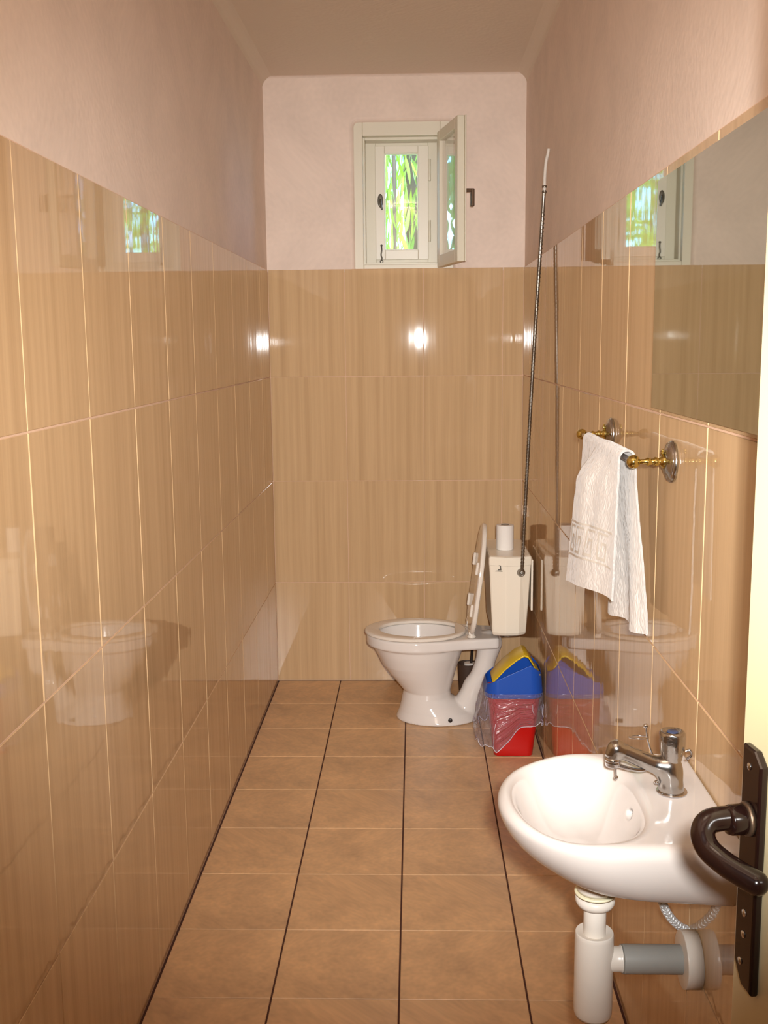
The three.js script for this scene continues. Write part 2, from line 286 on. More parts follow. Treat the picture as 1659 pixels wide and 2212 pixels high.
// ---------------------------------------------------------------- window
{
  const win = struct('window_1'), z = -D, y0 = WY0, y1 = WY1;
  const ring = (X0, X1, Y0, Y1, l, r, b, t, za, zb, rad = 0.002) => [box(X0, X0 + l, Y0, Y1, za, zb, rad), box(X1 - r, X1, Y0, Y1, za, zb, rad), box(X0 + l, X1 - r, Y0, Y0 + b, za, zb, rad), box(X0 + l, X1 - r, Y1 - t, Y1, za, zb, rad)];
  mesh('frame', [...ring(WX0 + 0.012, WX1 + 0.002, y0 - 0.006, y1 - 0.014, 0.044, 0.058, 0.022, 0.066, z - 0.05, z - 0.014, 0.003), ...ring(WX0 + 0.052, WX1 - 0.05, y0 + 0.014, y1 - 0.08, 0.012, 0.012, 0.012, 0.012, z - 0.12, z - 0.045)], M.oldPaint, win);
  mesh('outer_frame', ring(-0.22, 0.128, y0 - 0.006, 2.392, 0.056, 0.067, 0.056, 0.055, z - 0.2, z - 0.12), M.oldPaint, win);
  const os = mesh('outer_sash', [...ring(-0.166, 0.064, 1.866, 2.343, 0.041, 0.045, 0.042, 0.03, z - 0.165, z - 0.113, 0.003), ...ring(-0.127, 0.021, 1.906, 2.315, 0.005, 0.005, 0.005, 0.005, z - 0.15, z - 0.125, 0.001)], M.paint, win);
  mesh('pane', box(-0.127, 0.021, 1.906, 2.315, z - 0.142, z - 0.139), M.glass, os);
  const lat = lathe([[0, 0], [0.012, 0.0], [0.012, 0.003], [0.009, 0.005], [0, 0.006]], 20).scale(1, 1, 2.4).rotateX(Math.PI / 2);
  mesh('latch_plate', [lat.translate(-0.144, 2.115, z - 0.113), tube([[-0.144, 2.12, z - 0.108], [-0.143, 2.11, z - 0.094], [-0.14, 2.09, z - 0.092], [-0.136, 2.075, z - 0.095]], 0.0045, 16, 8)], M.iron, os);
  mesh('hook', [tube([[-0.141, 1.925, z - 0.109], [-0.14, 1.905, z - 0.104], [-0.143, 1.885, z - 0.106], [-0.139, 1.872, z - 0.104], [-0.143, 1.862, z - 0.106]], 0.003, 24, 6), new THREE.TorusGeometry(0.006, 0.002, 6, 16).translate(-0.141, 1.858, z - 0.106), new THREE.SphereGeometry(0.005, 10, 8).translate(-0.141, 1.926, z - 0.108)], M.iron, os);
  for (const y of [2.24, 1.985]) mesh('hinge', [lathe([[0, -0.045], [0.006, -0.045], [0.006, -0.016], [0.0055, -0.015], [0.0055, 0.015], [0.006, 0.016], [0.006, 0.045], [0, 0.045]], 12).translate(0.068, y, z - 0.108)], M.oldPaint, os);
  // the inner casement, swung into the room about its right side
  const hx = 0.112, hz = z + 0.002, fx = 0.184, fz = -4.302, len = Math.hypot(fx - hx, fz - hz), ang = Math.atan2(fx - hx, fz - hz);
  const g = new THREE.Group(); g.name = 'open_casement'; g.position.set(hx, 0, hz); g.rotation.y = ang; win.add(g);          // local +z runs along the casement
  const b0 = 1.822, b1 = 2.374, t = 0.014;
  const sr = (za, zb, ya, yb) => box(-t, t, ya, yb, za, zb, 0.003);
  const cs = mesh('casement_rails', [sr(0, 0.042, b0, b1), sr(len - 0.045, len, b0, b1), sr(0.042, len - 0.045, b0, b0 + 0.05), sr(0.042, len - 0.045, b1 - 0.042, b1), box(t, t + 0.006, b0, b1, len - 0.012, len + 0.01, 0.002)], M.oldPaint, g);
  void cs;
  mesh('pane', box(-0.0015, 0.0015, b0 + 0.05, b1 - 0.042, 0.042, len - 0.045), M.glass, g);
  mesh('handle', [box(t, t + 0.005, 2.045, 2.125, len - 0.034, len - 0.012, 0.002), box(t + 0.004, t + 0.046, 2.090, 2.103, len - 0.03, len - 0.016, 0.003), box(t + 0.032, t + 0.046, 2.035, 2.103, len - 0.032, len - 0.014, 0.004)], M.bronze, g);
}

// ---------------------------------------------------------------- toilet
const TZ = -4.17;
{
  const t = group('toilet', [0.05, 0, TZ]); tag(t, 'white ceramic toilet standing sideways against the right wall with its lid raised', 'toilet');
  const body = [[-0.01, -0.082, 0.258, 0.128], [0.01, -0.080, 0.256, 0.126], [0.035, -0.070, 0.236, 0.112], [0.065, -0.062, 0.180, 0.1], [0.095, -0.056, 0.142, 0.094], [0.118, -0.050, 0.140, 0.094], [0.15, -0.075, 0.148, 0.106], [0.19, -0.108, 0.158, 0.124], [0.23, -0.136, 0.170, 0.140], [0.27, -0.155, 0.183, 0.152], [0.31, -0.176, 0.194, 0.160], [0.36, -0.195, 0.204, 0.168]];
  const f = (x, y, z) => {
    const [l, r, w] = table(body, y);
    let d = ell2(x - (l + r) / 2, z, (r - l) / 2, w) * 0.85;
    d = smax(d, y - 0.33, 0.01);
    // rim slab that runs on into the shelf under the cistern
    const rimE = ell2(x, z, x < 0 ? 0.198 : 0.205, 0.168);
    const qx = Math.abs(x - 0.215) - 0.10, qz = Math.abs(z) - lerp(0.12, 0.085, clamp((x - 0.13) / 0.2, 0, 1));
    const shelf = Math.min(Math.max(qx, qz), 0) + Math.hypot(Math.max(qx, 0), Math.max(qz, 0)) - 0.015;
    const ryx = Math.abs(y - 0.333) - 0.022;
    const slab = smax(smin(rimE, shelf, 0.05), ryx, 0.012);
    d = smin(d, slab, 0.008);
    // outlet leg sloping back to the shelf
    let leg = capsule(x, y, z, [0.205, 0.05, 0], [0.235, 0.13, 0], 0.055, 0.039);
    leg = smin(leg, capsule(x, y, z, [0.235, 0.13, 0], [0.275, 0.21, 0], 0.039, 0.036), 0.02);
    leg = smin(leg, capsule(x, y, z, [0.275, 0.21, 0], [0.298, 0.31, 0], 0.036, 0.05), 0.02);
    d = smin(d, leg, 0.012);
    // the hollow of the bowl
    const k = Math.hypot((x - 0.01) / 0.158, z / 0.122), cav = (0.34 - 0.19 * (1 - Math.pow(k, 2.6))) - y;
    d = smax(d, -cav * 0.45, 0.008);
    return smax(d, -y + 0.001, 0.004);
  };
  mesh('bowl', netMesh(f, [-0.23, -0.012, -0.19], [0.36, 0.375, 0.19], 0.006).translate(-0.05, 0, 0), M.ceramicWc, t);
  // seat ring lying on the rim
  const sp = (r, a) => { const c = Math.cos(a), s = Math.sin(a); return [c * (c < 0 ? 0.206 : 0.203) * r, s * 0.17 * r]; };
  const seatOut = [], seatIn = [];
  for (let i = 0; i < 64; i++) { const a = i / 64 * Math.PI * 2; const o = sp(1, a); seatOut.push(new THREE.Vector2(o[0], o[1])); seatIn.push(new THREE.Vector2(0.018 + Math.cos(a) * 0.163, Math.sin(a) * 0.118)); }
  const ss = new THREE.Shape(seatOut); ss.holes.push(new THREE.Path(seatIn));
  const sg = new THREE.ExtrudeGeometry(ss, { depth: 0.004, bevelEnabled: true, bevelSize: 0.014, bevelThickness: 0.006, bevelSegments: 5, bevelOffset: -0.014, curveSegments: 1 }).rotateX(-Math.PI / 2).translate(-0.05, 0.3615, 0);
  mesh('seat', toCreasedNormals(sg, 0.9), M.seat, t);
  // lid, raised
  const lo = []; for (let i = 0; i < 56; i++) { const a = i / 56 * Math.PI * 2, c = Math.cos(a), s = Math.sin(a), e = c > 0 ? 0.5 : 1; lo.push([Math.sign(s) * Math.pow(Math.abs(s), e) * 0.172, c > 0 ? 0.19 - Math.pow(c, 0.5) * 0.19 : 0.19 - c * 0.244]); }
  const lidRaw = new THREE.ExtrudeGeometry(new THREE.Shape(lo.map((q) => new THREE.Vector2(q[0], q[1]))), { depth: 0.006, bevelEnabled: true, bevelSize: 0.012, bevelThickness: 0.007, bevelSegments: 5, bevelOffset: -0.012, curveSegments: 1 });
  const lid = mesh('lid', toCreasedNormals(lidRaw, 0.8).rotateY(-Math.PI / 2).rotateZ(-0.13).translate(0.171, 0.366, 0), M.seat, t);
  mesh('buffer', [0.1, 0.27].flatMap((h) => [-1, 1].map((s) => new RoundedBoxGeometry(0.012, 0.05, 0.02, 2, 0.004).translate(-0.016, h, s * 0.1))).map((q) => q.rotateZ(-0.13).translate(0.171, 0.366, 0)), M.seat, lid);
  for (const s of [-1, 1]) mesh('hinge', [lathe([[0, 0], [0.018, 0], [0.018, 0.006], [0.012, 0.012], [0.011, 0.03], [0, 0.032]], 20).translate(0.17, 0.355, s * 0.085), new THREE.CylinderGeometry(0.008, 0.008, 0.05, 14).rotateX(Math.PI / 2).translate(0.165, 0.378, s * 0.085)], M.seat, t);
  for (const s of [-1, 1]) mesh('floor_screw', [lathe([[0, 0], [0.009, 0], [0.008, 0.004], [0, 0.005]], 14).rotateX(Math.PI / 2 * s).translate(0.085, 0.025, s * 0.118)], M.dark, t);
}
{ // cistern on the wall
  const t = group('cistern', [0.365, 0.39, TZ]); tag(t, 'cream cistern with angled corners on the right wall, behind the raised toilet lid', 'cistern');
  const plan = (k, hz) => { // outline in x (towards the wall +), z
    const x0 = lerp(-0.069, -0.084, k), x1 = lerp(0.06, 0.077, k);
    const a = lerp(-0.02, -0.022, k), b = lerp(0.03, 0.036, k);
    return [[x0, hz - 0.022], [x0, -hz + 0.022], [x0 + 0.004, -hz + 0.018], [a - 0.003, -hz + 0.001], [a + 0.003, -hz], [b, -hz + 0.006], [x1 - 0.003, -hz + 0.026], [x1, -hz + 0.031], [x1, hz - 0.031], [x1 - 0.003, hz - 0.026], [b, hz - 0.006], [a + 0.003, hz], [a - 0.003, hz - 0.001], [x0 + 0.004, hz - 0.018]];
  };
  const loft = (levels) => { const n = levels[0].length, pos = [], tri = (a, b, c) => pos.push(...a, ...b, ...c); for (let j = 0; j + 1 < levels.length; j++) for (let i = 0; i < n; i++) { const a = levels[j][i], b = levels[j][(i + 1) % n], c = levels[j + 1][(i + 1) % n], d = levels[j + 1][i]; tri(a, c, b); tri(a, d, c); } const cap = (l, up) => { const c = l.reduce((s, p) => [s[0] + p[0] / n, s[1] + p[1] / n, s[2] + p[2] / n], [0, 0, 0]); for (let i = 0; i < n; i++) up ? tri(c, l[(i + 1) % n], l[i]) : tri(c, l[i], l[(i + 1) % n]); }; cap(levels[0], false); cap(levels[levels.length - 1], true); const g = new THREE.BufferGeometry(); g.setAttribute('position', new THREE.Float32BufferAttribute(pos, 3)); g.computeVertexNormals(); return g; };
  const lev = (k, y, s, hz) => plan(k, hz).map(([x, z]) => [x * s, y, z * s]);
  mesh('tank', toCreasedNormals(loft([lev(0, -0.008, 0.9, 0.185), lev(0, 0, 0.98, 0.187), lev(0.05, 0.01, 1, 0.188), lev(0.95, 0.275, 1, 0.199)]), 0.1), M.cisternPlastic, t);
  mesh('lid', toCreasedNormals(loft([lev(1, 0.276, 1.005, 0.2), lev(1, 0.3, 1.01, 0.2), lev(1, 0.308, 0.985, 0.2), lev(1, 0.311, 0.93, 0.2)]), 0.1), M.cisternPlastic, t);
  const lx = 0, ly = 0.262;
  mesh('emblem', [extrude([[lx - 0.001, ly - 0.003], [lx + 0.012, ly - 0.003], [lx + 0.010, ly + 0.016], [lx + 0.002, ly + 0.016], [lx + 0.002, ly + 0.013], [lx + 0.007, ly + 0.013], [lx + 0.007, ly + 0.002], [lx - 0.001, ly + 0.001]], 0.002, 0.0003), extrude([[lx - 0.012, ly - 0.008], [lx + 0.016, ly - 0.008], [lx + 0.016, ly - 0.005], [lx, ly - 0.0045], [lx - 0.012, ly - 0.0065]], 0.002, 0.0003)]  .map((g) => g.rotateY(-0.28).translate(-0.05, 0, 0.1905)), M.logo, t);
  mesh('lever_boss', lathe([[0, 0], [0.016, 0], [0.016, 0.006], [0.009, 0.009], [0.009, 0.02], [0, 0.021]], 20).rotateX(Math.PI / 2).translate(0.036, 0.25, 0.19), M.wornChrome, t);
  mesh('back_plate', box(0.079, 0.087, 0.09, 0.29, -0.15, 0.15, 0.002), M.cisternPlastic, t);
  mesh('bolt', [lathe([[0, -0.024], [0.005, -0.024], [0.005, -0.01], [0.011, -0.008], [0.011, 0], [0, 0]], 12).translate(-0.02, -0.006, 0.09)], M.dark, t);
}
{ // toilet roll on the cistern
  const t = group('toilet_roll', [0.352, 0.701, -4.13]); tag(t, 'white toilet paper roll standing on end on the cistern lid', 'toilet roll');
  const r = 0.034, h = 0.098;
  mesh('paper', lathe([[0.016, 0.001], [r - 0.002, 0], [r, 0.002], [r, h - 0.002], [r - 0.002, h], [0.016, h]], 48), M.paper, t);
  mesh('core', lathe([[0.0158, 0.0005], [0.0158, h - 0.0005], [0.0148, h - 0.0005], [0.0148, 0.0005], [0.0158, 0.0005]], 32), M.card, t);
}
{ // long flush rod leaning on the wall
  const a = V(0.401, 0.644, -3.945), b = V(0.449, 2.02, -3.80);
  const t = group('flush_rod', a.toArray()); tag(t, 'long thin twisted grey metal rod rising from the cistern to lean on the right wall', 'metal rod');
  const rel = (p) => p.clone().sub(a), pts = [];
  for (let i = 0; i <= 20; i++) { const k = i / 20; pts.push(rel(a.clone().lerp(b, k)).add(V(Math.sin(k * 3) * -0.004, 0, 0))); }
  mesh('rod', tube(pts, 0.0062, 120, 10), M.rod, t);
  const helix = (ph) => { const hp = [], n = 420; for (let i = 0; i <= n; i++) { const k = i / n, c = rel(a.clone().lerp(b, 0.02 + 0.93 * k)).add(V(Math.sin(k * 3) * -0.004, 0, 0)), an = k * 2 * Math.PI * 46 + ph; hp.push(V(c.x + Math.cos(an) * 0.0058, c.y, c.z + Math.sin(an) * 0.0058)); } return new THREE.TubeGeometry(new THREE.CatmullRomCurve3(hp), 1260, 0.0016, 5); };
  mesh('strand', [helix(0), helix(Math.PI)], M.rod, t);
  mesh('tip', [tube([rel(b), rel(V(0.4495, 2.07, -3.797)), rel(V(0.453, 2.115, -3.795)), rel(V(0.458, 2.137, -3.795)), rel(V(0.461, 2.155, -3.795))], 0.0055, 30, 10)], M.tape, t);
  mesh('collar', [0, 0.018].map((d) => lathe([[0, 0], [0.0085, 0], [0.0085, 0.007], [0, 0.007]], 16).translate(...rel(b).add(V(0, -0.01 + d, 0)).toArray())), M.rod, t);
  mesh('knob', [new THREE.SphereGeometry(0.0115, 20, 14).scale(1, 1, 0.8), new THREE.TorusGeometry(0.007, 0.003, 8, 20).translate(0, 0, 0.008)], M.rod, t);
}
{ // toilet brush behind the bowl
  const t = group('toilet_brush', [0.225, 0, -4.5]); tag(t, 'toilet brush with black grip in a dark holder behind the toilet', 'toilet brush');
  mesh('holder', lathe([[0, 0.001], [0.034, 0.001], [0.038, 0.004], [0.044, 0.125], [0.041, 0.125], [0.035, 0.008], [0, 0.008]], 28), M.brushPot, t);
  const rodA = V(0.01, 0.03, 0), rodB = V(0.034, 0.395, 0), at = (k) => rodA.clone().lerp(rodB, k);
  mesh('bristles', new THREE.CylinderGeometry(0.022, 0.03, 0.07, 18).translate(0.008, 0.09, 0), M.paper, t);
  mesh('rod', tube([at(0.05), at(0.5), at(0.78)], 0.006, 16, 8), M.dark, t);
  mesh('grip', tube([at(0.72), at(0.78), at(0.96), at(1)], 0.0095, 20, 12), M.dark, t);
  mesh('grip_end', new THREE.SphereGeometry(0.0095, 14, 10).translate(...at(1).toArray()), M.dark, t);
}

// ---------------------------------------------------------------- bin
const BX = 0.357, BZ = -3.81;
{
  const t = group('waste_bin', [BX, 0, BZ]); tag(t, 'red plastic waste bin with a blue collar and a yellow swing lid beside the toilet', 'waste bin');
  const rr = (hx, hz, r, n = 12) => { const p = []; for (const [sx, sz, a0] of [[1, 1, 0], [-1, 1, 1], [-1, -1, 2], [1, -1, 3]]) for (let i = 0; i <= n; i++) { const a = (a0 + i / n) * Math.PI / 2; p.push([sx * (hx - r) + Math.cos(a) * r, sz * (hz - r) + Math.sin(a) * r]); } p.push(p[0]); return p; };
  const loftRR = (levels) => { const N = levels[0].p.length - 1; return sheet(N, levels.length - 1, (u, v) => { const L = levels[Math.round(v * (levels.length - 1))], q = L.p[Math.round(u * N)]; return [q[0] + (L.cx ?? 0), L.y(q[0]), q[1]]; }, true); };
  const c = (y) => () => y;
  mesh('body', loftRR([{ p: rr(0.002, 0.002, 0.001), y: c(0.008) }, { p: rr(0.066, 0.066, 0.02), y: c(0.008) }, { p: rr(0.066, 0.066, 0.02), y: c(0.001) }, { p: rr(0.071, 0.071, 0.022), y: c(0.003) }, { p: rr(0.074, 0.073, 0.024), y: c(0.03) }, { p: rr(0.096, 0.084, 0.03), y: c(0.235) }, { p: rr(0.093, 0.081, 0.028), y: c(0.235) }, { p: rr(0.07, 0.069, 0.022), y: c(0.012) }, { p: rr(0.002, 0.002, 0.001), y: c(0.012) }]), M.red, t);
  const top = (x) => x < 0.058 ? lerp(0.268, 0.352, Math.pow(clamp((x + 0.105) / 0.163, 0, 1), 0.85)) : lerp(0.352, 0.318, clamp((x - 0.058) / 0.04, 0, 1));
  const A = rr(0.103, 0.09, 0.045), B = rr(0.106, 0.092, 0.05), C = rr(0.1, 0.086, 0.045), Ci = rr(0.097, 0.083, 0.043), Bi = rr(0.1, 0.087, 0.045);
  mesh('collar', loftRR([{ p: Bi, y: c(0.232) }, { p: A, y: c(0.226) }, { p: B, y: c(0.23) }, { p: B, y: c(0.25) }, { p: C, y: (x) => top(x) - 0.002 }, { p: C, y: top }, { p: Ci, y: top }, { p: Bi, y: c(0.25) }, { p: Bi, y: c(0.232) }]), M.blue, t);
  const flap = []; const out = [[-0.078, 0.283], [-0.03, 0.335], [0.012, 0.37], [0.036, 0.384], [0.05, 0.38], [0.068, 0.352], [0.082, 0.322], [0.094, 0.313]]; const inn = out.map(([x, y]) => [x - 0.0005, y - 0.006]).reverse(); flap.push(...out, ...inn);
  mesh('swing_flap', toCreasedNormals(extrude(flap, 0.136, 0.001).translate(0, 0, -0.068), 0.5), M.yellow, t);
  // clear bag folded over the rim
  const b = group('bin_liner', [BX, 0, BZ]); tag(b, 'clear crumpled plastic bag hanging over the sides of the red bin', 'bin bag');
  const ringB = rr(0.108, 0.094, 0.05), NB = 96;
  const at = (u) => { const k = u * (ringB.length - 1), i = Math.min(Math.floor(k), ringB.length - 2), f = k - i; return [lerp(ringB[i][0], ringB[i + 1][0], f), lerp(ringB[i][1], ringB[i + 1][1], f)]; };
  const film = (u, v) => {
    const [x, z] = at(u), a = Math.atan2(z, x), lo = 0.11 + 0.05 * Math.cos(a) + 0.014 * Math.sin(a * 5 + 1) + 0.008 * Math.sin(a * 17) + 0.005 * Math.sin(a * 31 + 2) - 0.03 * Math.exp(-((a - 2.2) ** 2) / 0.4), y = lerp(0.246, lo, v);
    const wr = 0.4 + 0.6 * Math.abs(noise(Math.cos(a) * 6 + 3, Math.sin(a) * 6 + v * 2.4, v * 3)) * 2 + 0.8 * Math.abs(noise(Math.cos(a) * 14, Math.sin(a) * 14 + v * 3, 7 + v * 6));
    const left = Math.exp(-((Math.abs(a) - 3.0) ** 2) / 0.5), off = 0.002 + v * (0.012 * wr + 0.030 * left * Math.sin(v * 2.6)) - v * 0.012 * (a > -0.8 && a < 0.6 ? 1 : 0.3), k = 1 + (off + 0.009 * sstep(0, 0.12, v) * Math.abs(noise(x * 34 + 2, y * 16, z * 34)) + 0.004 * sstep(0, 0.1, v) * Math.abs(noise(x * 90, y * 34 + 5, z * 90))) / 0.1;
    return [Math.min(x * k, XR - BX - 0.004), y, z * k];
  };
  mesh('film', sheet(160, 44, film, true), M.bag, b);
  const hem = []; for (let k = 0; k < 160; k++) hem.push(V(...film(k / 160, 1)));
  mesh('hem', tube(hem, 0.0014, 320, 6, true), M.bagShine, b);  // pale tube along the bag edge, its paleness stands in for shine
  const glints = []; for (let k = 0; k < 16; k++) { const u0 = rnd(), d = (rnd() - 0.5) * 0.05, v0 = 0.1 + 0.5 * rnd(), v1 = v0 + 0.25 + 0.3 * rnd(), q = []; for (let n = 0; n <= 6; n++) { const f = n / 6; q.push(V(...film((u0 + d * f + 1) % 1, Math.min(1, lerp(v0, v1, f))))); } glints.push(tube(q, 0.0009, 20, 5)); }
  mesh('crease_glint', glints, M.bagShine, b);  // thin pale tubes on the film that imitate glints along the creases
}

// ---------------------------------------------------------------- washbasin
const SZ = -1.607, RIM = 0.792;
{
  const t = group('washbasin', [XR - 0.001, 0, SZ]); tag(t, 'small white ceramic washbasin fixed to the right wall', 'washbasin');
  const A = 0.187, U0 = 0.17, U1 = 0.337, HB = 0.122;
  const outline = (u, w) => u < U0 ? Math.abs(w) - A : ell2(u - U0, w, U1 - U0, A);
  const f = (x, y, z) => {
    const u = -x, w = z, d = RIM - y, HU = lerp(HB, 0.106, clamp(u / 0.26, 0, 1)), tau = clamp((d - 0.012) / (HU - 0.012), 0, 1);
    const fr = sstep(0.12, 0.3, u), shrink = lerp(0.078, 0.135, fr) * (1 - Math.sqrt(Math.max(0, 1 - Math.pow(tau, lerp(1.9, 1.75, fr)))));
    let b = (outline(u, w) + shrink) * lerp(0.95, 0.7, tau);
    b = smax(b, y - RIM, 0.02);
    b = smax(b, (RIM - HU) - y, 0.02);
    b = smax(b, -u, 0.004);
    const du = u - 0.212, su = du > 0 ? 0.101 : 0.098, n = du > 0 ? 2.1 : 2.6, sw = 0.157;
    const k = Math.pow(Math.pow(Math.abs(du) / su, n) + Math.pow(Math.abs(w) / sw, n), 1 / n);
    const cav = (RIM - 0.086 * (1 - Math.pow(k, 2.9))) - y;
    b = smax(b, -cav * 0.42, 0.014);
    const ov = Math.hypot((u - 0.118) / 0.02, (y - 0.758) / 0.007, (w + 0.0) / 0.014) - 1;
    return smax(b, -ov * 0.006, 0.003);
  };
  mesh('bowl', netMesh(f, [-0.35, RIM - 0.15, -0.2], [0.006, RIM + 0.008, 0.2], 0.0045), M.ceramic, t);
}
{ // mixer tap
  const t = group('basin_tap', [0.406, RIM, -1.618]); tag(t, 'worn chrome mixer tap with a round knob standing on the washbasin', 'tap');
  const f = (x, y, z) => {
    let d = capsule(x, y, z, [0, -0.01, 0], [-0.004, 0.045, 0], 0.0215, 0.0175);
    d = smin(d, capsule(x, y, z, [-0.004, 0.036, 0], [-0.088, 0.072, 0], 0.0145, 0.0125), 0.014);
    d = smin(d, capsule(x, y, z, [-0.09, 0.073, 0], [-0.093, 0.064, 0], 0.0135, 0.0135), 0.006);
    return smax(d, -y + 0.001, 0.003);
  };
  mesh('body', netMesh(f, [-0.118, -0.004, -0.03], [0.03, 0.095, 0.03], 0.002), M.wornChrome, t);
  mesh('aerator', lathe([[0, -0.012], [0.0115, -0.012], [0.0125, -0.01], [0.0125, -0.004], [0.0118, -0.003], [0.0125, -0.002], [0.0125, 0.004], [0, 0.004]], 24).translate(-0.094, 0.056, 0), M.chrome, t);
  mesh('base_ring', lathe([[0, 0], [0.024, 0], [0.0245, 0.002], [0.0235, 0.004], [0, 0.004]], 32), M.chrome, t);
  const kn = []; for (let i = 0; i <= 36; i++) { const a = i / 36 * Math.PI * 2; kn.push([Math.cos(a), Math.sin(a)]); }
  const lobes = (v) => sheet(72, 12, (u, q) => { const a = u * Math.PI * 2, prof = [[0, 0.049], [0.013, 0.049], [0.0155, 0.054], [0.0175, 0.064], [0.0195, 0.072], [0.0205, 0.084], [0.0205, 0.096], [0.0198, 0.1], [0.018, 0.102], [0.015, 0.1025], [0.01, 0.1], [0.004, 0.0995], [0, 0.0995]][Math.round(q * 12)], r = prof[0] * (1 + (prof[1] > 0.055 && prof[1] < 0.1 ? 0.045 * Math.cos(a * 5) : 0)); return [r * Math.cos(a) - 0.002, prof[1], -r * Math.sin(a)]; }, true);
  mesh('knob', lobes(), M.wornChrome, t);
  mesh('knob_cap', lathe([[0, 0.0998], [0.009, 0.0998], [0.008, 0.1018], [0, 0.1022]], 20).translate(-0.002, 0, 0), std({ color: 0x34405e, roughness: 0.3 }), t);
  mesh('knob_stop', tube([[0.0185, 0.07, 0.004], [0.026, 0.072, 0.005], [0.028, 0.063, 0.005], [0.02, 0.057, 0.004]], 0.0022, 16, 8), M.chrome, t);
  // plug rods with ball ends
  mesh('chain_pin', [tube([[-0.037, 0.082, -0.02], [-0.039, 0.1, -0.02]], 0.0016, 8, 8), new THREE.SphereGeometry(0.0042, 16, 12).translate(-0.0395, 0.103, -0.02), tube([[-0.037, 0.083, -0.02], [-0.03, 0.06, -0.012], [-0.018, 0.04, -0.008]], 0.0014, 12, 6)], M.chrome, t);
  mesh('chain_ring', new THREE.TorusGeometry(0.012, 0.0012, 6, 28).scale(1.3, 1, 1).rotateX(Math.PI / 2 - 0.15).translate(-0.05, 0.084, -0.02), M.chrome, t);
  mesh('hanging_pin', [tube([[-0.091, 0.046, 0.006], [-0.09, 0.03, 0.006]], 0.0014, 8, 6), new THREE.SphereGeometry(0.0034, 16, 12).translate(-0.0895, 0.027, 0.006)], M.chrome, t);
  mesh('spout_loop', tube([[-0.088, 0.046, 0], [-0.07, 0.041, 0.003], [-0.05, 0.038, 0.003], [-0.036, 0.041, 0]], 0.0035, 20, 8), M.chrome, t);
  mesh('side_pin', [new THREE.SphereGeometry(0.0036, 14, 10).translate(-0.026, 0.019, 0.006), tube([[-0.026, 0.019, 0.006], [-0.02, 0.012, 0.003]], 0.0016, 6, 6)], M.chrome, t);
}
{ // waste trap
  const tx = 0.2945, tz = -1.65;
  const t = group('bottle_trap', [tx, 0.38, tz]); tag(t, 'white plastic bottle trap under the washbasin with a grey outlet pipe into the wall', 'drain trap');
  const y = (v) => v - 0.38;
  mesh('waste_flange', lathe([[0, y(0.675)], [0.034, y(0.675)], [0.0365, y(0.655)], [0.036, y(0.63)], [0.031, y(0.612)], [0.0305, y(0.606)], [0, y(0.606)]], 40), M.pvc, t);
  mesh('seal_ring', lathe([[0, y(0.607)], [0.0335, y(0.607)], [0.0342, y(0.604)], [0.0335, y(0.601)], [0, y(0.601)]], 40), M.seal, t);
  mesh('coupling_nut', lathe([[0, y(0.602)], [0.0325, y(0.602)], [0.0325, y(0.588)], [0.029, y(0.581)], [0.02, y(0.578)], [0, y(0.578)]], 40), M.pvc, t);
  mesh('tailpiece', lathe([[0, y(0.58)], [0.0185, y(0.58)], [0.0185, y(0.515)], [0, y(0.515)]], 32), M.pvc, t);
  mesh('bottle', lathe([[0.018, y(0.53)], [0.03, y(0.534)], [0.0315, y(0.532)], [0.0322, y(0.526)], [0.0322, y(0.4)], [0.0315, y(0.388)], [0.029, y(0.3815)], [0, y(0.38)]], 44), M.pvc, t);
  const ay = y(0.484);
  mesh('outlet', lathe([[0, 0.02], [0.0205, 0.02], [0.0205, 0.043], [0.022, 0.044], [0.022, 0.05], [0, 0.05]], 28).rotateZ(-Math.PI / 2).translate(0, ay, 0), M.pvc, t);
  mesh('outlet_pipe', lathe([[0, 0.046], [0.0235, 0.046], [0.0238, 0.05], [0.0238, 0.166], [0, 0.166]], 32).rotateZ(-Math.PI / 2).translate(0, ay, 0), M.grey, t);
  mesh('wall_rose', lathe([[0.022, 0.144], [0.046, 0.145], [0.047, 0.147], [0.047, 0.171], [0, 0.1715]], 44).rotateZ(-Math.PI / 2).translate(0, ay, 0), M.pvc, t);
}
{
  const a = V(0.411, 0.66, -1.706);
  const t = group('supply_hose', a.toArray()); tag(t, 'braided steel supply hose curving down behind the grey drain pipe', 'hose');
  const pts = [[0.411, 0.664, -1.706], [0.411, 0.62, -1.706], [0.413, 0.58, -1.707], [0.424, 0.542, -1.708], [0.44, 0.518, -1.71], [0.455, 0.505, -1.712], [0.4655, 0.501, -1.712]].map((p) => V(...p).sub(a));
  const curve = new THREE.CatmullRomCurve3(pts, false, 'centripetal');
  mesh('core', new THREE.TubeGeometry(curve, 60, 0.0062, 12), M.braid, t);
  const fr = curve.computeFrenetFrames(300), br = [];
  for (let s = 0; s < 8; s++) { const hp = []; for (let i = 0; i <= 300; i += 2) { const c = curve.getPointAt(i / 300), an = (s % 2 ? 1 : -1) * i / 300 * Math.PI * 2 * 7 + s * Math.PI / 4; hp.push(c.addScaledVector(fr.normals[i], Math.cos(an) * 0.0066).addScaledVector(fr.binormals[i], Math.sin(an) * 0.0066)); } br.push(new THREE.TubeGeometry(new THREE.CatmullRomCurve3(hp), 260, 0.0012, 5)); }
  mesh('braid', br, M.braid, t);
}

